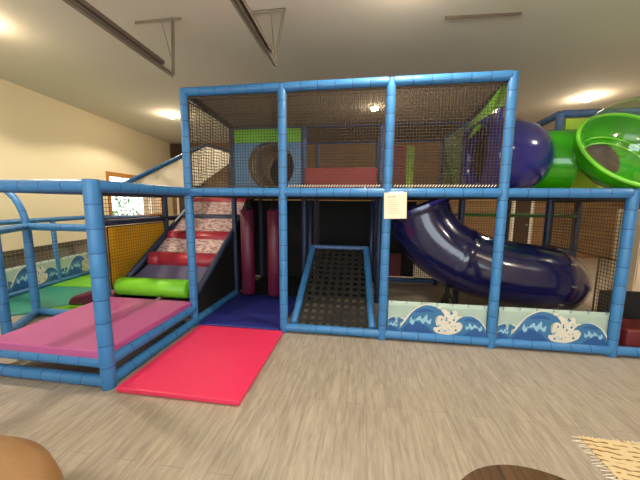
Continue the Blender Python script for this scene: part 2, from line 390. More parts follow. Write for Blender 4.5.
def angle_bar(bm, p, q, w=0.03, t=0.004, flip=1, drop=(0, 0, -1)):
    """steel angle: two thin flanges along p->q"""
    p, q = Vector(p), Vector(q); d = (q - p).normalized(); dn = Vector(drop); dn = (dn - d * dn.dot(d)).normalized(); s = d.cross(dn) * flip
    for a, b in ((s, dn), (dn, s)):
        vs = []
        for c in (p, q):
            for k, l in ((0, 0), (w, 0), (w, t), (0, t)): vs.append(bm.verts.new(c + a * k + b * l))
        for f in ((0, 1, 2, 3), (7, 6, 5, 4), (0, 4, 5, 1), (1, 5, 6, 2), (2, 6, 7, 3), (3, 7, 4, 0)): bm.faces.new([vs[i] for i in f])
def track(x, label, bar, vert, diag, yend, dark_end):
    t = thing('door_track', label, 'door track', (x, yend, 3.05))
    o = Vector((x, yend, 3.05)); L = lambda p: tuple(Vector(p) - o)
    bm = bmesh.new(); angle_bar(bm, L((x, yend, 3.05)), L((x, -5.6, 3.20)), 0.034, 0.004); obj('track_angle', bm, M['steel'], t)
    bm = bmesh.new()
    za = 3.05 + 0.15 * (yend - dark_end) / (yend + 5.6)
    p, q = L((x + .036, dark_end, za + .0)), L((x + .036, -5.6, 3.20))
    for dx0, dx1, z0, z1 in ((0, .03, .036, .04), (0, .003, 0, .04), (.027, .03, 0, .04), (0, .010, 0, .003), (.020, .03, 0, .003)):
        vs = []
        for c in (p, q):
            for dx, dz in ((dx0, z0), (dx1, z0), (dx1, z1), (dx0, z1)): vs.append(bm.verts.new((c[0] + dx, c[1], c[2] + dz)))
        for f in ((0, 1, 2, 3), (7, 6, 5, 4), (0, 4, 5, 1), (1, 5, 6, 2), (2, 6, 7, 3), (3, 7, 4, 0)): bm.faces.new([vs[i] for i in f])
    obj('roller_channel', bm, M['steel_dk'], t)
    bm = bmesh.new(); angle_bar(bm, L((bar[0], bar[2], CEIL - .001)), L((bar[1], bar[2], CEIL - .001)), 0.03); obj('ceiling_bar', bm, M['steel'], t)
    bm = bmesh.new(); angle_bar(bm, L((vert, bar[2], CEIL - .01)), L((x, yend, 3.05)), 0.026, 0.004, drop=(1, 0, 0)); obj('hanger_strap', bm, M['steel'], t)
    bm = bmesh.new(); angle_bar(bm, L((diag, bar[2], CEIL - .01)), L((x, yend + .02, 3.12)), 0.014, 0.003, drop=(0, 1, 0)); obj('brace_strap', bm, M['steel'], t)
track(0.0, 'grey steel garage door track hanging from the ceiling on the left', (-.51, .07, -.10), -.03, -.18, -.19, -.42)
track(1.2, 'grey steel garage door track hanging from the ceiling, nearer the middle', (.78, 1.29, -.10), 1.27, 1.12, -.24, -.50)
bm = bmesh.new(); angle_bar(bm, (3.02, .27, CEIL - .001), (3.82, .31, CEIL - .001), 0.03)
tag(obj('mounting_bar', bm, M['steel_dk']), 'thin brown steel bar fixed flat to the ceiling right of centre', 'mounting bar')

# ------------------------------------------------------------------ play frame
F = thing('play_frame', 'blue foam padded indoor play structure frame with black nets', 'play structure', (0, 0, 0))
def post(x, y, z0, z1, m=None, r=FR, step=.19): return sleeve('post', (x, y, z0), (x, y, z1), F, r, m, step)
def rail(p, q, m=None, r=FR, step=.2):
    p, q = Vector(p), Vector(q); d = (q - p).normalized() * (FR * 0.55)
    return sleeve('rail', p + d, q - d, F, r, m, step)
dk = M['foam_dk']
post(0, 0, 0, HT + .03)
for i in (1, 2, 3): post(i * S, 0, 0, HT + .03)
for i in (4, 5): post(i * S, 0, 0, HR + .03)
for i in range(3): rail((i * S, 0, HT), ((i + 1) * S, 0, HT))
for i in range(5): rail((i * S, 0, HR), ((i + 1) * S, 0, HR))
for i in range(1, 5): rail((i * S, 0, .065), ((i + 1) * S, 0, .065))
# left platform frame
for x in (0, -D): post(x, -1.33, 0, HR + .05, r=.059)
post(-D, 0, 0, HR + .03, dk)
rail((0, -1.33, HR), (0, 0, HR)); rail((-D, -1.33, HR), (0, -1.33, HR)); rail((-D, -1.33, HR), (-D, 0, HR), dk)
rail((-D, -1.33, .235), (0, -1.33, .235)); rail((-D, -1.33, .055), (0, -1.33, .055))
rail((0, -1.33, .235), (0, 0, .235)); rail((0, -1.33, .055), (0, 0, .055)); rail((-D, -1.33, .235), (-D, 0, .235)); rail((-D, 0, .235), (0, 0, .235), dk)
rail((0, 0, .055), (0, D, .055)); 
# inner rows
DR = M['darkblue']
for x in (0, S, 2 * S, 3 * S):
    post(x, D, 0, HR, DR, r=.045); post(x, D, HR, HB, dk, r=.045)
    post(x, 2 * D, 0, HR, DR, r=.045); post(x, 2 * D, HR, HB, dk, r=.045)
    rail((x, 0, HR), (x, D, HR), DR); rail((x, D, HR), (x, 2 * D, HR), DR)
for y in (D, 2 * D):
    for i in range(3): rail((i * S, y, HB), ((i + 1) * S, y, HB), dk, r=.04)
    for i in range(3): rail((i * S, y, HR), ((i + 1) * S, y, HR), DR)
rail((2 * S, 2 * D, .065), (3 * S, 2 * D, .065), dk); rail((3 * S, 2 * D, .065), (4 * S, 2 * D, .065), dk)
rail((0, 0, HT), (0, D, HB), DR, r=.04); rail((3 * S, 0, HT), (3 * S, D, HB), DR, r=.04)
rail((0, D, HB), (0, 2 * D, HB), DR, r=.04); rail((3 * S, D, HB), (3 * S, 2 * D, HB), M['foam'], r=.045)
rail((2 * S, 2 * D, HB + .02), (3 * S, 2 * D, HB + .02), M['foam'], r=.04)
# stair bay posts and rails
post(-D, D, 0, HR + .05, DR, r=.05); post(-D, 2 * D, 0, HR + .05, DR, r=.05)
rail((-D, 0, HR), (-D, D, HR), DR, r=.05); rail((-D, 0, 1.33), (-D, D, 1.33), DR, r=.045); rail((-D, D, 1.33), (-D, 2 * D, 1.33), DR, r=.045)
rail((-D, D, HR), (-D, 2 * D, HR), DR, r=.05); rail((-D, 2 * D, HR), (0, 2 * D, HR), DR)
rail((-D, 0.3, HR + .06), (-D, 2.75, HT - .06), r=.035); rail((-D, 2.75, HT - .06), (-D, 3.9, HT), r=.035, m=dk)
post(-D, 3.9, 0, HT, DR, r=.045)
# right module
for x, y in ((4 * S, D), (5 * S, D), (5 * S, 2 * D), (4 * S, 2 * D)):
    if (x, y) != (5 * S, D): post(x, y, 0, HR, DR, r=.05)
    post(x, y, HR, 2.9, dk, r=.05)
rail((4 * S, D, 2.89), (5 * S, D, 2.89), dk); rail((4 * S, D, 2.89), (4 * S, 2 * D, 2.86), dk); rail((4 * S, 2 * D, 2.86), (5 * S, 2 * D, 2.86), dk)
rail((3 * S, D, HR), (4 * S, D, HR), DR); rail((4 * S, D, HR), (5 * S, D, HR), DR); rail((4 * S, 0, HR), (4 * S, D, HR), DR)
rail((4 * S, 2 * D, .75), (5 * S, 2 * D, .75), DR, r=.05); rail((4 * S, 2 * D, HR), (5 * S, 2 * D, HR), DR)
rail((4 * S, D, HR), (4 * S, 2 * D, HR), DR); rail((5 * S, 0, HR), (5 * S, D, HR), DR); rail((5 * S, D, HR), (5 * S, 2 * D, HR), DR)
rail((3 * S, 2 * D, 1.42), (5 * S, 2 * D, 1.42), M['darkgreen'], r=.035)
# nets
def net(o, u, v, lu, lv, cell=.045, r=.0032, m=None): 
    return obj('net', net_bm(o, u, v, lu, lv, cell, r), m or M['net'], F)
for i in range(3): net((i * S + .05, .0, HR + .07), (1, 0, 0), (0, 0, 1), S - .10, HT - HR - .14, .034, .0030)
net((0, .06, HR + .07), (0, 1, 0), (0, 0, 1), D - .12, 1.03, .045, .0034, M['net_tan']); net((0, D + .06, HR + .07), (0, 1, 0), (0, 0, 1), D - .12, .98, .045, .0034, M['net_tan'])
net((.04, .05, HT - .01), (1, 0, 0), (0, D - .1, HB - HT), 3 * S - .08, D - .1, .024, .0036); net((.04, D + .05, HB), (1, 0, 0), (0, 1, 0), 3 * S - .08, D - .1, .024, .0036)
net((.04, 2 * D, HR + .07), (1, 0, 0), (0, 0, 1), 3 * S - .08, .98, .028, .0032)
net((3 * S, D + .06, HR + .07), (0, 1, 0), (0, 0, 1), D - .12, .98)
net((-D, -.0 + .06, 1.38), (0, 1, 0), (0, 0, 1), D - .12, .32, .05, .003)
net((4 * S, .06, 1.04), (0, 1, 0), (0, 0, 1), D - .12, HR - 1.12, .042, .0036, M['net_tan']); net((4 * S, .06, .12), (0, 1, 0), (0, 0, 1), .25, .92, .042, .0036, M['net_tan'])
net((4 * S + .06, 2 * D, .12), (1, 0, 0), (0, 0, 1), S - .12, HR - .2, .05, .003, M['net_tan'])
net((2 * S + .8, 2 * D, .12), (1, 0, 0), (0, 0, 1), .42, HR - .2, .04, .0046); net((3 * S + .06, 2 * D, .12), (1, 0, 0), (0, 0, 1), S - .12, HR - .2, .045, .004)
# white lacing cord under the upper nets
for i in (1, 2):
    bm = bmesh.new(); n = 34
    for k in range(n):
        x = i * S + .07 + (S - .14) * k / n; rod(bm, (x, -.012, HR + .062), (x + .018, -.012, HR + .085), .005, 5)
    obj('lacing', bm, M['white_sheet'], F)
# decks
def deck(x0, y0, x1, y1):
    bm = bmesh.new(); box(bm, (x0, y0, HR + .004), (x1, y1, HR + .045)); obj('deck_mat', bm, M['deckred'], F, bevel=.012); bm = bmesh.new(); box(bm, (x0, y0, HR - .06), (x1, y1, HR + .003)); return obj('deck', bm, M['black'], F)
for i in range(2):
    for j in range(2): deck(i * S + .05, j * D + .06, (i + 1) * S - .05, (j + 1) * D - .05)
deck(2 * S + .95, .06, 3 * S - .05, D - .05); deck(2 * S + .05, D + .06, 3 * S - .05, 2 * D - .05)
deck(2 * S + .05, .06, 2 * S + .93, .28); deck(-D + .05, 2.32, -.05, 2 * D - .05)
deck(4 * S + .05, D + .06, 5 * S - .05, 2 * D - .05)
# solid panels: panel with a round hole, in the plane x or y
def hole_panel(name, axis, c, lo, hi, z0, z1, cy, cz, R, m, t=.03):
    bm = bmesh.new(); n = 48
    def P(u, z, d): return (u, c + d, z) if axis == 'y' else (c + d, u, z)
    for d in (-t / 2, t / 2):
        pass
    ring, outer = [], []
    for k in range(n):
        a = 2 * PI * k / n; ca, sa = math.cos(a), math.sin(a)
        ring.append((cy + R * ca, cz + R * sa))
        sx = ((hi - cy) if ca > 0 else (cy - lo)) / max(abs(ca), 1e-6); sz = ((z1 - cz) if sa > 0 else (cz - z0)) / max(abs(sa), 1e-6); s = min(sx, sz)
        outer.append((cy + s * ca, cz + s * sa))
    for u, z in ((lo, z0), (lo, z1), (hi, z0), (hi, z1)):
        k = min(range(n), key=lambda i: (outer[i][0] - u) ** 2 + (outer[i][1] - z) ** 2); outer[k] = (u, z)
    V = [[[bm.verts.new(P(u, z, d)) for u, z in loop] for d in (-t / 2, t / 2)] for loop in (ring, outer)]
    for k in range(n):
        j = (k + 1) % n
        bm.faces.new((V[0][0][k], V[0][0][j], V[1][0][j], V[1][0][k])); bm.faces.new((V[0][1][k], V[1][1][k], V[1][1][j], V[0][1][j]))
        bm.faces.new((V[0][0][k], V[0][1][k], V[0][1][j], V[0][0][j])); bm.faces.new((V[1][0][k], V[1][0][j], V[1][1][j], V[1][1][k]))
    return obj(name, bm, m, F)
p = hole_panel('porthole_panel', 'y', D - .055, .06, S - .05, HR + .05, 2.58, .68, 2.21, .385, M['blue_panel']); p['label'] = 'sky blue panel with a round hole'
p = hole_panel('porthole_panel', 'x', 3 * S - .055, .07, D - .06, HR + .05, 2.66, .74, 2.24, .40, M['indigo_plastic']); p['label'] = 'dark blue panel with a round hole'
def panel(a, b, m, label=None, name='panel'):
    bm = bmesh.new(); box(bm, a, b); o = obj(name, bm, m, F, bevel=.004)
    if label: o['label'] = label
    return o
panel((.06, D - .07, 2.585), (S - .05, D - .04, 2.79), M['lime'], 'lime green panel')
# lime triangular web above the dark blue porthole
bm = bmesh.new()
for d in (0, .02):
    pass
def prism(bm, pts, dvec, mi=0):
    dvec = Vector(dvec); a = [bm.verts.new(Vector(p)) for p in pts]; b = [bm.verts.new(Vector(p) + dvec) for p in pts]; n = len(pts)
    bm.faces.new(a[::-1]).material_index = mi; bm.faces.new(b).material_index = mi
    for i in range(n): bm.faces.new((a[i], a[(i + 1) % n], b[(i + 1) % n], b[i])).material_index = mi
prism(bm, [(3 * S - .06, .09, 2.67), (3 * S - .06, D - .06, 2.5), (3 * S - .06, D - .06, 2.66), (3 * S - .06, .09, 2.88)], (.03, 0, 0))
o = obj('panel', bm, M['lime'], F); o['label'] = 'lime green sloping panel'
panel((3 * S - .05, D + .08, HR + .05), (3 * S - .03, 2 * D - .3, 2.78), M['darkgreen'], 'olive green panel')
panel((2 * S + .55, 2 * D - .06, HR + .05), (2 * S + .68, 2 * D - .03, 2.72), M['limepanel'], 'narrow yellow green panel')
panel((2 * S + .25, 2 * D - .06, HR + .05), (2 * S + .50, 2 * D - .03, 2.74), M['brick'], 'red panel')
o = panel((4 * S + .07, D - .02, HR + .06), (5 * S - .06, D + .01, 2.82), M['limepanel'], 'yellow green panel behind the green tunnel')
# yellow side panel with black net over it
panel((-D - .01, .08, .40), (-D + .01, D - .06, 1.27), M['yellow'], 'yellow side panel')
net((-D + .016, .08, .40), (0, 1, 0), (0, 0, 1), D - .14, .87, .045, .0018)
# black vinyl closing the space under the decks
panel((.05, 2 * D - .02, .02), (S - .05, 2 * D + .01, HR - .08), M['black'], 'added black panel shutting light out under the stairs')
panel((S + .05, 2 * D - .02, .02), (2 * S - .05, 2 * D + .01, HR - .08), M['black'], 'added black panel shutting light out under the stairs')
panel((2 * S + .05, 2 * D - .02, .14), (2 * S + .78, 2 * D + .01, HR - .08), M['black'], 'added black panel shutting light out under the stairs')
panel((2 * S + .16, 2 * D - .06, .16), (2 * S + .52, 2 * D - .03, .62), M['deckred'], 'dark red panel')
panel((-D + .05, 2 * D - .02, .02), (-.05, 2 * D + .01, HR - .08), M['black'], 'added black panel shutting light out under the stairs')  # added to keep light from leaking in under the stairs
panel((4 * S + .16, .20, .05), (4 * S + .20, .24, HR - .06), M['webbing'], 'black upright strap')

# ------------------------------------------------------------------ spiral net tunnel behind the sky blue panel
t = thing('net_tunnel', 'black net crawl tunnel behind the sky blue round hole', 'crawl tunnel', (.68, D, HR + .06))
bm = bmesh.new(); pts = []
n = 460
for i in range(n + 1):
    a = i / n * 2 * PI * 9; pts.append((.37 * math.cos(a), .02 + 1.05 * i / n, .40 + .37 * math.sin(a)))
sweep(bm, pts, .011, 6); obj('spiral_hoop', bm, M['steel'], t)
bm = bmesh.new(); sweep(bm, [(0, 1.09, .40), (0, 1.10, .40)], .40, 32); obj('dark_end_cap', bm, M['black'], t)  # added black disc, stands in for the dark inside the tunnel
bm = bmesh.new()
for k in range(60):
    a = 2 * PI * k / 60; rod(bm, (.375 * math.cos(a), .02, .40 + .375 * math.sin(a)), (.375 * math.cos(a + .5), 1.08, .40 + .375 * math.sin(a + .5)), .006, 5)
obj('mesh_cord', bm, M['webbing'], t)
# red foam block on upper deck
smb = smoothstep_box('foam_block', (S + .04, D - .22, HR + .047), (2 * S - .07, D - .06, 2.16), M['brick'], bevel=.03)
tag(smb, 'long red foam block on the upper deck behind the middle net', 'foam block')

# ------------------------------------------------------------------ left platform, mats
bm = bmesh.new(); box(bm, (-1.23, -1.36, .265), (-.005, -.06, .345)); tag(obj('platform_mat', bm, M['pink'], bevel=.014), 'thick pink vinyl mat forming the raised platform on the left', 'mat')
bm = bmesh.new(); box(bm, (.12, -1.39, .002), (1.235, -.085, .05)); tag(obj('floor_mat', bm, M['redmat'], bevel=.012), 'hot pink red folding mat on the plank floor in front', 'mat')
bm = bmesh.new(); box(bm, (.07, -.06, .002), (1.17, 1.22, .055)); tag(obj('floor_mat', bm, M['navymat'], bevel=.012), 'navy blue vinyl mat on the floor under the punching bags', 'mat')
bm = bmesh.new(); box(bm, (.07, 1.24, .002), (1.17, 2.54, .05)); tag(obj('floor_mat', bm, M['black'], bevel=.012), 'added black mat standing in for the shaded floor behind the navy mat', 'mat')  # added black sheet, paints the under-deck floor as dark as its shade
bm = bmesh.new(); box(bm, (S + .07, 1.5, .002), (2 * S - .05, 2.54, .05)); tag(obj('floor_mat', bm, M['black'], bevel=.012), 'added black mat standing in for the shaded floor behind the climbing ramp', 'mat')  # added black sheet, puts the shade behind the ramp into colour
# lime roller at foot of the stairs
bm = bmesh.new(); r = .125
sweep(bm, [(-1.19, .12, .445), (-1.17, .12, .445), (-.15, .12, .445), (-.13, .12, .445)], [r * .85, r, r, r * .85], 32)
tag(obj('foam_roller', bm, M['lime'], smooth=True, bevel=0), 'lime green foam roller lying at the foot of the stairs', 'foam roller')
# roller stairs
def roll(t, y, z, m, r=.105, x0=-1.21, x1=-.05, lab=None):
    bm = bmesh.new(); w = x1 - x0
    sweep(bm, [(x0, y, z), (x0 + .02, y, z), (x0 + .02 + w * .15, y, z), (x0 + .025 + w * .15, y, z), (x0 + .03 + w * .15, y, z), (x1 - .02, y, z), (x1, y, z)], [r * .8, r, r, r * .9, r, r, r * .8], 28)
    o = obj('roller', bm, m, t, smooth=True)
    if lab: o['label'] = lab
t = thing('roller_stairs', 'padded climbing stairs with red rollers rising behind the lime roller', 'stairs', (0, 0, 0))
roll(t, .78, .70, M['red'], r=.125, lab='red foam roller'); roll(t, 1.27, 1.0, M['red'], r=.125, lab='red foam roller')
roll(t, 1.66, 1.33, M['darkblue'], r=.07, lab='dark blue foam roller'); roll(t, 2.08, 1.63, M['red'], r=.085, lab='red foam roller')
def slab(t, p, q, m, th=.03, x0=-1.2, x1=-.06, name='step_board'):
    bm = bmesh.new(); (y0, z0), (y1, z1) = p, q
    prism(bm, [(x0, y0, z0), (x1, y0, z0), (x1, y1, z1), (x0, y1, z1)], (0, .01, -th)); return obj(name, bm, m, t)
slab(t, (.18, .42), (.74, .66), M['greypurple']); slab(t, (.80, .76), (1.22, 1.02), M['greypurple']) 
slab(t, (.86, .80), (1.24, 1.06), M['ropeboard']); slab(t, (1.32, 1.10), (1.66, 1.38), M['ropeboard']); slab(t, (1.70, 1.38), (2.06, 1.68), M['ropeboard']); slab(t, (2.1, 1.70), (2.32, 1.78), M['ropeboard'])
for x in (-1.22, -.03):
    bm = bmesh.new(); sweep(bm, [(x, .12, .40), (x, 2.3, 1.76)], .045, 12); obj('side_rail', bm, M['darkblue'], t, smooth=True)
for x in (-1.215, -.035):  # added black side sheets, standing in for the shade under the stairs
    bm = bmesh.new(); prism(bm, [(x, .14, .02), (x, .14, .34), (x, 2.2, 1.66), (x, 2.2, .02)], (.02, 0, 0)); o = obj('shade_skirt', bm, M['black'], t)
# canvas canopy
bm = bmesh.new(); nu, nv = 56, 14; G = []
for i in range(nu + 1):
    row = []; y = .42 + (3.85 - .42) * i / nu
    zt = min(HR + .10 + (y - .3) * (HT - .06 - HR - .06) / 2.45, HT - .03) - .03; zb = max(HR + .02, 1.78 + (y - 1.95) * .44) if y > 1.95 else HR + .02; zb = min(zb, zt - .01)
    for j in range(nv + 1):
        s = j / nv; z = zb + (zt - zb) * s
        w = .022 * math.sin(9 * (y + .9 * z)) * math.sin(PI * s) + .012 * math.sin(23 * y - 8 * z) * math.sin(PI * s)
        row.append(bm.verts.new((-D + .02 + w, y, z)))
    G.append(row)
for i in range(nu):
    for j in range(nv): bm.faces.new((G[i][j], G[i + 1][j], G[i + 1][j + 1], G[i][j + 1]))
o = obj('canvas_sheet', bm, M['canvas'], smooth=True)
tag(o, 'wrinkled white canvas sheet sloping beside the stairs', 'canvas')

# punching bags
def bag(x, y, label, proto=None):
    t = thing('punching_bag', label, 'punching bag', (x, y, 0), 'maroon punching bags')
    if proto:
        for ch in proto.children:
            c = ch.copy(); COL.objects.link(c); c.parent = t
    else:
        bm = bmesh.new(); sweep(bm, [(0, 0, .14), (0, 0, .16), (0, 0, 1.50), (0, 0, 1.52)], [.085, .108, .108, .085], 28); obj('bag_body', bm, M['maroon'], t, smooth=True)
        bm = bmesh.new()
        for a in (0, 2.1, 4.2): rod(bm, (.08 * math.cos(a), .08 * math.sin(a), 1.52), (0, 0, HR - .08), .012, 6)
        obj('hanging_strap', bm, M['webbing'], t)
    return t
b0 = bag(.36, .98, 'maroon cylindrical punching bag hanging over the navy mat, the left one')
bag(.80, .98, 'maroon cylindrical punching bag half hidden behind the blue post', b0)

# climbing ramp in the middle bay
t = thing('climbing_ramp', 'black webbing climbing ramp in a light blue padded frame', 'climbing ramp', (0, 0, 0))
r0 = (.05, .10); r1 = (1.28, .90)
for x0, x1 in ((S + .115, S + .15), (2 * S - .115, 2 * S - .20)):
    sleeve('ramp_rail', (x0, r0[0], r0[1]), (x1, r1[0], r1[1]), t, .048)
sleeve('ramp_rail', (S + .12, r1[0], r1[1]), (2 * S - .17, r1[0], r1[1]), t, .04, dk, .1)
bm = bmesh.new(); A = Vector((S + .16, r0[0], r0[1])); U_ = Vector((1, 0, 0)); Vd = Vector((0, r1[0] - r0[0], r1[1] - r0[1])); LV = Vd.length; Vn = Vd.normalized(); Wn = U_.cross(Vn)
def strap(bm, p, q, side, w=.024, t=.002):
    side = side * (w); nn = (Vector(q) - Vector(p)).cross(side).normalized() * t
    prism(bm, [p - side, p + side, q + side, q - side], nn)
nx, nyy = 9, 15
for i in range(nx):
    x = .03 + (S - .38) * i / (nx - 1); strap(bm, A + U_ * x, A + U_ * x + Vn * LV, U_)
for j in range(nyy):
    d = .05 + (LV - .08) * j / (nyy - 1); strap(bm, A + Vn * d + Wn * .003, A + Vn * d + U_ * (S - .33) + Wn * .003, Vn)
obj('webbing_net', bm, M['webbing'], t)
# dark posts behind the ramp
for x in (S + .10, 2 * S - .12):
    bm = bmesh.new(); sweep(bm, [(x, 1.28 + .0, .0), (x, 1.28, HR - .08)], .03, 12); obj('ramp_upright', bm, M['darkblue'], t, smooth=True)

# ------------------------------------------------------------------ blue tube slide
t = thing('tube_slide', 'dark navy plastic tube slide curling down behind the wave banners', 'slide', (0, 0, 0))
path = bez([(2.92, .86, 1.56), (3.04, .85, 1.28), (3.28, .82, 1.02), (3.66, .78, .82), (4.1, .76, .72), (4.52, .78, .66), (4.80, .98, .56), (4.84, 1.35, .50)], 10)
bm = bmesh.new(); n = len(path)
rad = []
for i in range(n):
    q = i / (n - 1); r = .425
    if i < 2: r = .44
    for c in (.37, .73):
        if abs(q - c) < .008: r = .442
    rad.append(r)
rings = sweep(bm, path, rad, 36, caps=False)
o = obj('tube', bm, M['navy_plastic'], t, smooth=True); sm = o.modifiers.new('s', 'SOLIDIFY'); sm.thickness = .012; sm.offset = -1
bm = bmesh.new(); d0 = (path[1] - path[0]).normalized(); sweep(bm, [path[0] - d0 * .03, path[0] - d0 * .03 + d0 * .004, path[0] + d0 * .01, path[0] + d0 * .02], [.43, .485, .485, .43], 40, caps=False)
obj('entry_flange', bm, M['indigo_plastic'], t, smooth=False)
for k in range(10):
    bm = bmesh.new(); a = 2 * PI * k / 10; c = path[51]; dd = (path[52] - path[50]).normalized(); aa, bb = frame_of(dd)
    p = c + (aa * math.cos(a) + bb * math.sin(a)) * .435; rod(bm, p - dd * .03, p + dd * .03, .012, 8)
    obj('seam_bolt', bm, M['steel'], t)
bm = bmesh.new(); rod(bm, (3.38, .78, .02), (3.38, .78, .62), .028, 10); rod(bm, (3.08, .6, .03), (3.36, .78, .36), .02, 8); rod(bm, (3.70, .6, .03), (3.40, .78, .36), .02, 8); rod(bm, (3.38, 1.12, .03), (3.38, .8, .36), .02, 8)
obj('support_stand', bm, M['webbing'], t)
# ------------------------------------------------------------------ blue elbow tunnel
t = thing('tunnel_elbow', 'glossy indigo plastic tunnel elbow bulging right of the upper nets', 'crawl tunnel', (0, 0, 0))
c = Vector((3 * S, .74, 2.24)); pts = [c + Vector((-.03, 0, 0)), c + Vector((.06, 0, 0))]
for k in range(13):
    a = PI / 2 * k / 12; pts.append(c + Vector((.10 + .44 * math.sin(a), .44 * (1 - math.cos(a)), 0)))
pts.append(pts[-1] + Vector((0, .5, 0))); pts.append(pts[-1] + Vector((-.1, .5, 0)))
bm = bmesh.new(); sweep(bm, pts, [.46, .46] + [.47 for k in range(13)] + [.45, .45], 44, caps=False)
o = obj('elbow_shell', bm, M['indigo_plastic'], t, smooth=True); sm = o.modifiers.new('s', 'SOLIDIFY'); sm.thickness = .012; sm.offset = -1
bm = bmesh.new(); e = pts[-2]; sweep(bm, [e, e + Vector((0, .01, 0))], .44, 32); obj('dark_end_cap', bm, M['brown'], t)
bm = bmesh.new(); sweep(bm, [c + Vector((-.03, 0, 0)), c + Vector((-.028, 0, 0)), c + Vector((0, 0, 0)), c + Vector((.002, 0, 0))], [.41, .50, .50, .46], 44, caps=False); obj('entry_flange', bm, M['indigo_plastic'], t)
# ------------------------------------------------------------------ green tunnel with bubble window
t = thing('bubble_tunnel', 'bright green plastic tunnel elbow with a clear bubble window', 'crawl tunnel', (0, 0, 0))
path = bez([(4.58, 1.36, 2.22), (4.68, 1.25, 2.22), (4.80, 1.19, 2.22), (4.98, 1.13, 2.20)], 8)
bm = bmesh.new(); sweep(bm, path, .43, 40, caps=False)
o = obj('tunnel_tube', bm, M['green_plastic'], t, smooth=True); sm = o.modifiers.new('s', 'SOLIDIFY'); sm.thickness = .012; sm.offset = -1
C0 = Vector((5.31, .60, 2.295)); nrm = Vector((.06, -.80, .59)).normalized(); R = .59
aa, bb = frame_of(nrm)
def cap(bm, r, depth, s0=0.0, s1=PI / 2, n=96, rings=36, sign=-1):
    V = []
    for i in range(rings + 1):
        a = s0 + (s1 - s0) * i / rings; rr = r * math.cos(a); h = depth * math.sin(a) * sign
        if rr < 1e-4: V.append([bm.verts.new(C0 + nrm * h)]); continue
        V.append([bm.verts.new(C0 + nrm * h + (aa * math.cos(2 * PI * k / n) + bb * math.sin(2 * PI * k / n)) * rr) for k in range(n)])
    for i in range(rings):
        for k in range(n):
            if len(V[i + 1]) == 1: bm.faces.new((V[i][k], V[i][(k + 1) % n], V[i + 1][0]))
            else: bm.faces.new((V[i][k], V[i][(k + 1) % n], V[i + 1][(k + 1) % n], V[i + 1][k]))
bm = bmesh.new(); cap(bm, R, .42)
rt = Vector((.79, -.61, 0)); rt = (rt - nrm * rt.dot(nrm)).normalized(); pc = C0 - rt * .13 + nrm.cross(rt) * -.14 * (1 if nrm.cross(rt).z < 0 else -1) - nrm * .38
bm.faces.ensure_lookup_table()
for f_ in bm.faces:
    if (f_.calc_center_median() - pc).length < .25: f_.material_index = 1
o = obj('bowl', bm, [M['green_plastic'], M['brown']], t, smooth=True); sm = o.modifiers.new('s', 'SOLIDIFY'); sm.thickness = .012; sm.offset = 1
bm = bmesh.new(); ringp = [C0 + (aa * math.cos(2 * PI * k / 64) + bb * math.sin(2 * PI * k / 64)) * (R + .005) for k in range(65)]
sweep(bm, ringp, .022, 10, caps=False); obj('rim', bm, M['green_rim'], t, smooth=True)
bm = bmesh.new()
for rr in (.46, .40):
    ringp = [C0 - nrm * (.42 * math.sqrt(1 - (rr / R) ** 2) - .01) + (aa * math.cos(2 * PI * k / 64) + bb * math.sin(2 * PI * k / 64)) * rr for k in range(65)]
    sweep(bm, ringp, .012, 8, caps=False)
obj('bowl_ridge', bm, M['green_rim'], t, smooth=True)
bm = bmesh.new(); cap(bm, R * .985, .56, sign=1); obj('bubble_window', bm, M['clear'], t, smooth=True)

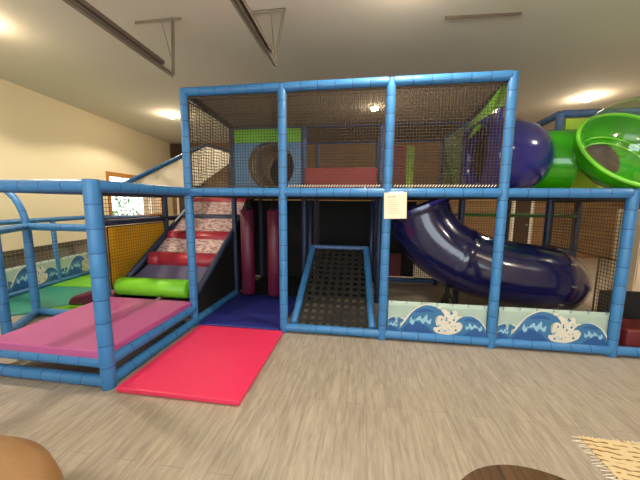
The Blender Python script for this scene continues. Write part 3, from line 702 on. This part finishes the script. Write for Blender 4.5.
# ------------------------------------------------------------------ wave banners
def wave_banner(name_label, w, h, M4, cat='banner', scale=1.0):
    """cream banner printed with blue breaking waves; drawn in (u, v) with thin layers"""
    t = bpy.data.objects.new('wave_banner', None); COL.objects.link(t); t.matrix_world = M4; t.empty_display_size = .1
    tag(t, name_label, cat, 'wave banners')
    bm = bmesh.new(); nu, nv = 40, 6; G = []
    for i in range(nu + 1):
        G.append([bm.verts.new((w * i / nu, .004 * math.sin(i * 1.3) * math.sin(PI * j / nv), h * j / nv)) for j in range(nv + 1)])
    for i in range(nu):
        for j in range(nv): bm.faces.new((G[i][j], G[i + 1][j], G[i + 1][j + 1], G[i][j + 1]))
    o = obj('banner_sheet', bm, M['w_bg'], t, smooth=True); s = o.modifiers.new('s', 'SOLIDIFY'); s.thickness = .004
    bm = bmesh.new()
    cnt = [0]
    def shape(pts, layer, mi):
        pts = bez([(x * w / 1.1, 0, y * h / .36) for x, y in pts], 5)
        cnt[0] += 1; y = -.0062 - .00012 * cnt[0]
        co = [Vector((min(max(p.x, .002), w - .002), min(max(p.z, .002), h - .004))) for p in pts]; n = len(co)
        vv, _, ff, _, _, _ = delaunay_2d_cdt(co, [], [list(range(n))], 1, 1e-5)
        vs = [bm.verts.new((p.x, y, p.y)) for p in vv]
        for tri in ff:
            f = bm.faces.new([vs[k] for k in tri]); f.material_index = mi
    def curl(x, s, fl=1, hh=1.0):
        X = lambda a, b: (x + fl * a * s, b * s * hh)
        # foam spray behind the crest
        shape([X(.16, .02), X(.19, .17), X(.23, .235), X(.28, .21), X(.34, .225), X(.36, .17), X(.42, .15), X(.42, .10), X(.50, .085), X(.46, .02), X(.30, .0)], 0, 3)
        # wave body
        shape([X(-.16, .0), X(-.12, .10), X(-.04, .20), X(.06, .255), X(.15, .25), X(.215, .215), X(.25, .16), X(.215, .175), X(.175, .16), X(.165, .12), X(.19, .065), X(.25, .025), X(.33, .0)], 1, 1)
        shape([X(-.14, .0), X(-.10, .06), X(-.03, .10), X(.05, .09), X(.11, .05), X(.16, .0)], 2, 2)
        shape([X(-.02, .19), X(.04, .225), X(.11, .225), X(.16, .195), X(.10, .20), X(.04, .19)], 3, 2)
        shape([X(-.15, .03), X(-.11, .115), X(-.03, .215), X(.06, .268), X(.13, .264), X(.06, .256), X(-.03, .200), X(-.10, .10)], 3, 3)
        shape([X(-.02, .11), X(.03, .16), X(.05, .13), X(.09, .175), X(.10, .12), X(.13, .14), X(.12, .085), X(.08, .11), X(.06, .085), X(.03, .12)], 3, 4)
        # white fingers of foam
        for a, b in ((-.06, .10),):
            shape([X(a, b), X(a + .012, b + .045), X(a + .03, b + .01), X(a + .04, b + .03), X(a + .042, b - .01), X(a + .02, b - .03)], 4, 4)
        # ragged foam fingers thrown off the lip
        for a, b, da, db in ((.17, .245, .05, -.005), (.21, .225, .05, -.03), (.235, .19, .045, -.05), (.225, .16, .03, -.06), (.19, .15, .02, -.06), (.18, .10, .03, -.05)):
            shape([X(a, b), X(a + da * .4 + .012, b + db * .4 + .012), X(a + da, b + db), X(a + da * .45 - .008, b + db * .45 - .010)], 4, 3)
        # spray spots
        rn = random.Random(int(x * 100) + 3)
        for k in range(18):
            a, b = rn.uniform(.22, .45), rn.uniform(.03, .20); d = rn.uniform(.006, .014)
            shape([X(a - d, b), X(a, b + d * 1.6), X(a + d, b), X(a, b - d)], 5, 4 if k % 2 else 1)
    # low sea band along the foot
    shape([(.0, .0), (.0, .05), (.3, .04), (.55, .045), (.8, .045), (1.08, .06), (1.1, .0)], 0, 1)
    curl(.02, .75, 1, .9); curl(.33, 1.28, 1, 1.0); curl(1.0, .95, -1, .95)
    obj('wave_print', bm, [M['w_bg'], M['w_blue'], M['w_deep'], M['w_foam'], M['w_light']], t)
    nl = int(w / .16)
    for k in range(nl + 1):
        x = .04 + (w - .08) * k / nl; bm = bmesh.new()
        for q in range(10):
            a0, a1 = PI * 2 * q / 10, PI * 2 * (q + 1) / 10
            rod(bm, (x, .0 + .02 * math.cos(a0), h - .008 + .02 * math.sin(a0)), (x, .0 + .02 * math.cos(a1), h - .008 + .02 * math.sin(a1)), .003, 5)
        obj('lacing_tie', bm, M['seam'], t)
    return t
wave_banner('printed blue wave banner low in the bay right of the ramp', S - .12, .375, Matrix.Translation((2 * S + .06, .0, .11)))
wave_banner('printed blue wave banner low in the bay under the green tunnel', S - .12, .375, Matrix.Translation((3 * S + .06, .0, .11)))

# paper notice on the third post
t = thing('paper_notice', 'cream paper notice taped on the blue post', 'notice', (2.41, -.066, 1.455))
bm = bmesh.new(); box(bm, (0, -.002, 0), (.245, 0, .29)); obj('sheet', bm, M['paper'], t)
bm = bmesh.new(); rn = random.Random(4)
box(bm, (.045, -.0032, .235), (.062, -.002, .25)); box(bm, (.075, -.0032, .238), (.13, -.002, .247))
for k in range(7):
    z = .205 - .024 * k; box(bm, (.04, -.0028, z), (.04 + rn.uniform(.10, .16), -.002, z + .0035))
obj('printed_lines', bm, M['ink'], t)
bm = bmesh.new(); box(bm, (.05, -.003, .272), (.21, .004, .30)); obj('tape_strip', bm, M['tape'], t)
t.rotation_euler = (0, -.03, 0)

# ------------------------------------------------------------------ toddler corner
T = thing('toddler_fence', 'low light blue padded fence of the toddler corner with entrance arch', 'fence', (0, 0, 0))
def tp(name, p, q, r=.05, m=None, path=None): return sleeve(name, p, q, T, r, m, .2, path=path)
Z1 = 1.27
tp('fence_post', (-1.98, -.70, 0), (-1.98, -.70, Z1)); tp('fence_post', (-2.40, -.06, 0), (-2.40, -.06, Z1))
tp('fence_rail', (-1.40, -.06, Z1), (-2.40, -.06, Z1)); tp('fence_rail', (-1.45, -.06, .06), (-2.36, -.06, .06)); tp('fence_rail', (-2.37, -.1, .06), (-2.0, -.66, .06))
FA, FB = Vector((-3.38, -.9, 0)), Vector((-3.80, 2.35, 0)); fd = (FB - FA)
for k in (.0, .36, .68, 1.0):
    p = FA + fd * k; tp('fence_post', (p.x, p.y, 0), (p.x, p.y, Z1), r=.042)
tp('fence_rail', (FA.x, FA.y, Z1), (FB.x, FB.y, Z1), r=.045); tp('fence_rail', (FA.x, FA.y, .07), (FB.x, FB.y, .07), r=.04)
tp('fence_rail', (FA.x, FA.y, Z1), (-1.98, -.70, Z1), r=.05)
tp('fence_rail', (FB.x, FB.y, Z1), (-1.40, 2.35, Z1), r=.045, m=dk); tp('fence_rail', (FB.x, FB.y, .07), (-1.40, 2.35, .07), r=.04, m=dk)
arch = [Vector((-2.40 - .6 + .6 * math.cos(PI * k / 24), -.06, Z1 + .60 * math.sin(PI * k / 24))) for k in range(25)]
tp('arch', None, None, .042, path=arch); tp('fence_post', (-3.60, -.06, 0), (-3.60, -.06, Z1)); tp('fence_rail', (-1.98, -.70, Z1), (-2.40, -.06, Z1), r=.045)
obj('fence_net', net_bm((FA.x + .04, FA.y + .05, .55), fd, (0, 0, 1), fd.length - .1, .67, .07, .0008, edge=False), M['white_sheet'], T)
ang = math.atan2(fd.y, fd.x)
def band(k0, label):
    p = FA + fd * k0; wave_banner(label, 1.02, .40, Matrix.Translation((p.x + .01, p.y, .12)) @ Matrix.Rotation(ang, 4, 'Z'))
band(.03, 'printed blue wave banner on the toddler fence, at the left picture edge')
band(.37, 'printed blue wave banner on the toddler fence, the middle one')
band(.69, 'printed blue wave banner on the toddler fence beside the padded corner post')
def flat_mat(name, pts, z0, z1, m, label, cat='mat'):
    bm = bmesh.new(); prism(bm, [(x, y, z0) for x, y in pts], (0, 0, z1 - z0)); return tag(obj(name, bm, m, bevel=.01), label, cat)
flat_mat('toddler_mat', [(-2.50, -.0), (-1.42, .0), (-1.42, .55), (-2.20, .32)], .003, .045, M['lime'], 'lime green floor mat at the front edge of the toddler corner')
flat_mat('toddler_mat', [(-3.32, -.65), (-2.55, -.05), (-2.26, .35), (-1.42, .6), (-1.42, 1.25), (-3.58, 1.05)], .003, .045, M['teal'], 'large teal floor mat in the toddler corner')
flat_mat('toddler_mat', [(-3.60, 1.09), (-1.42, 1.29), (-1.42, 2.25), (-3.72, 2.25)], .003, .045, M['lime'], 'lime green floor mat along the back of the toddler corner')
bm = bmesh.new(); prism(bm, [(-2.26, .22, .05), (-1.5, .34, .05), (-1.5, .34, .26), (-1.85, .28, .27), (-2.18, .23, .18)], (0, .5, 0))
tag(obj('foam_shape', bm, M['maroon'], bevel=.05), 'maroon soft foam shape on the toddler mats behind the pink platform', 'foam shape')

# ------------------------------------------------------------------ right side: cabinet, crash mat, brown bench
t = thing('storage_cabinet', 'cream storage cabinet standing beyond the last blue post', 'cabinet', (6.66, 2.0, 0))
bm = bmesh.new(); box(bm, (0, 0, .08), (1.1, .5, 1.55)); obj('body', bm, M['cabinet'], t, bevel=.006)
bm = bmesh.new(); box(bm, (.03, .03, 0), (1.07, .47, .08)); obj('plinth', bm, M['brown'], t)
for k in range(2):
    for z0, z1 in ((.30, .98), (1.0, 1.53)):
        bm = bmesh.new(); box(bm, (.012 + k * .545, -.018, z0), (.545 + k * .545, 0, z1)); d = obj('door', bm, M['cabinet'], t, bevel=.005)
        bm = bmesh.new(); rod(bm, (.50 + k * .09, -.03, (z0 + z1) / 2 - .04), (.50 + k * .09, -.03, (z0 + z1) / 2 + .04), .006, 8); h = obj('handle', bm, M['steel'], d)
tag(smoothstep_box('crash_mat', (5.10, .10, .003), (5.98, .50, .26), M['deckred'], bevel=.03), 'dark maroon crash mat on the floor beyond the last blue post', 'mat')
panel((4 * S + .30, .62, .05), (5 * S - .1, .66, .56), M['black'], 'black vinyl kick panel')
# ------------------------------------------------------------------ near things: table, ottoman, rug
t = thing('side_table', 'round dark walnut side table at the bottom edge', 'side table', (2.90, -2.50, 0))
bm = bmesh.new(); sweep(bm, [(0, 0, .42), (0, 0, .422), (0, 0, .445), (0, 0, .45)], [.385, .395, .395, .388], 64); obj('table_top', bm, M['tablewood'], t)
for k in range(3):
    a = 2 * PI * k / 3 + .5; bm = bmesh.new(); rod(bm, (.18 * math.cos(a), .18 * math.sin(a), .42), (.26 * math.cos(a), .26 * math.sin(a), 0), .018, 10); obj('leg', bm, M['steel_dk'], t)
t = thing('ottoman', 'round tan leather ottoman at the lower left corner', 'ottoman', (.38, -2.96, 0))
bm = bmesh.new(); prof = [(r_ * 1.40, z_) for r_, z_ in [(.46, .03), (.50, .06), (.515, .15), (.515, .30), (.50, .38), (.46, .425), (.40, .44), (.2, .45), (.02, .45)]]
sweep(bm, [(0, 0, z) for r, z in prof], [r for r, z in prof], 64); obj('cushion', bm, M['tan'], t, smooth=True)
bm = bmesh.new(); sweep(bm, [(0, 0, 0), (0, 0, .03)], .60, 48); obj('base', bm, M['brown'], t)
bm = bmesh.new(); box(bm, (0, -1.4, .002), (1.9, 0, .012)); 
t = obj('woven_rug', bm, M['rug']); t.location = (3.72, -1.31, 0); tag(t, 'cream woven rug with brown dashes on the floor at lower right', 'rug')
bm = bmesh.new(); rn = random.Random(2)
for k in range(70):
    y = -.01 - 1.38 * k / 70; rod(bm, (0, y, .006), (-.05 + rn.uniform(-.02, .01), y + rn.uniform(-.015, .015), .004), .003, 4)
for k in range(60):
    x = .01 + 1.88 * k / 60; rod(bm, (x, 0, .006), (x + rn.uniform(-.01, .01), .02, .004), .003, 4)
obj('fringe', bm, M['white_sheet'], t)['kind'] = 'stuff'

# ------------------------------------------------------------------ world, camera, view
w = bpy.data.worlds.new('World'); SC.world = w; w.use_nodes = True
bg = w.node_tree.nodes['Background']; bg.inputs[0].default_value = (0.86, 0.94, 1.0, 1); bg.inputs[1].default_value = 4.0

yaw, pitch, roll_ = .1453, -.128, .0084
cd = bpy.data.cameras.new('camera'); cam = bpy.data.objects.new('camera', cd); COL.objects.link(cam)
cd.sensor_fit = 'HORIZONTAL'; cd.sensor_width = 36; cd.lens = 36 * 290 / 640; cd.clip_start = .05
cy, sy, cp, sp = math.cos(yaw), math.sin(yaw), math.cos(pitch), math.sin(pitch)
f = Vector((-sy * cp, cy * cp, sp)); r = Vector((cy, sy, 0)); u = r.cross(f)
R_ = r * math.cos(roll_) + u * math.sin(roll_); U2 = u * math.cos(roll_) - r * math.sin(roll_)
m = Matrix((R_, U2, -f)).transposed().to_4x4(); m.translation = (2.172, -3.409, 1.629)
cam.matrix_world = m
SC.camera = cam
vs = SC.view_settings; vs.view_transform = 'Standard'; vs.look = 'None'; vs.gamma = 1; vs.use_curve_mapping = False; vs.exposure = 0.75
SC.cycles.max_bounces = 6; SC.cycles.diffuse_bounces = 4; SC.cycles.transparent_max_bounces = 16
SC.cycles.sample_clamp_indirect = 6
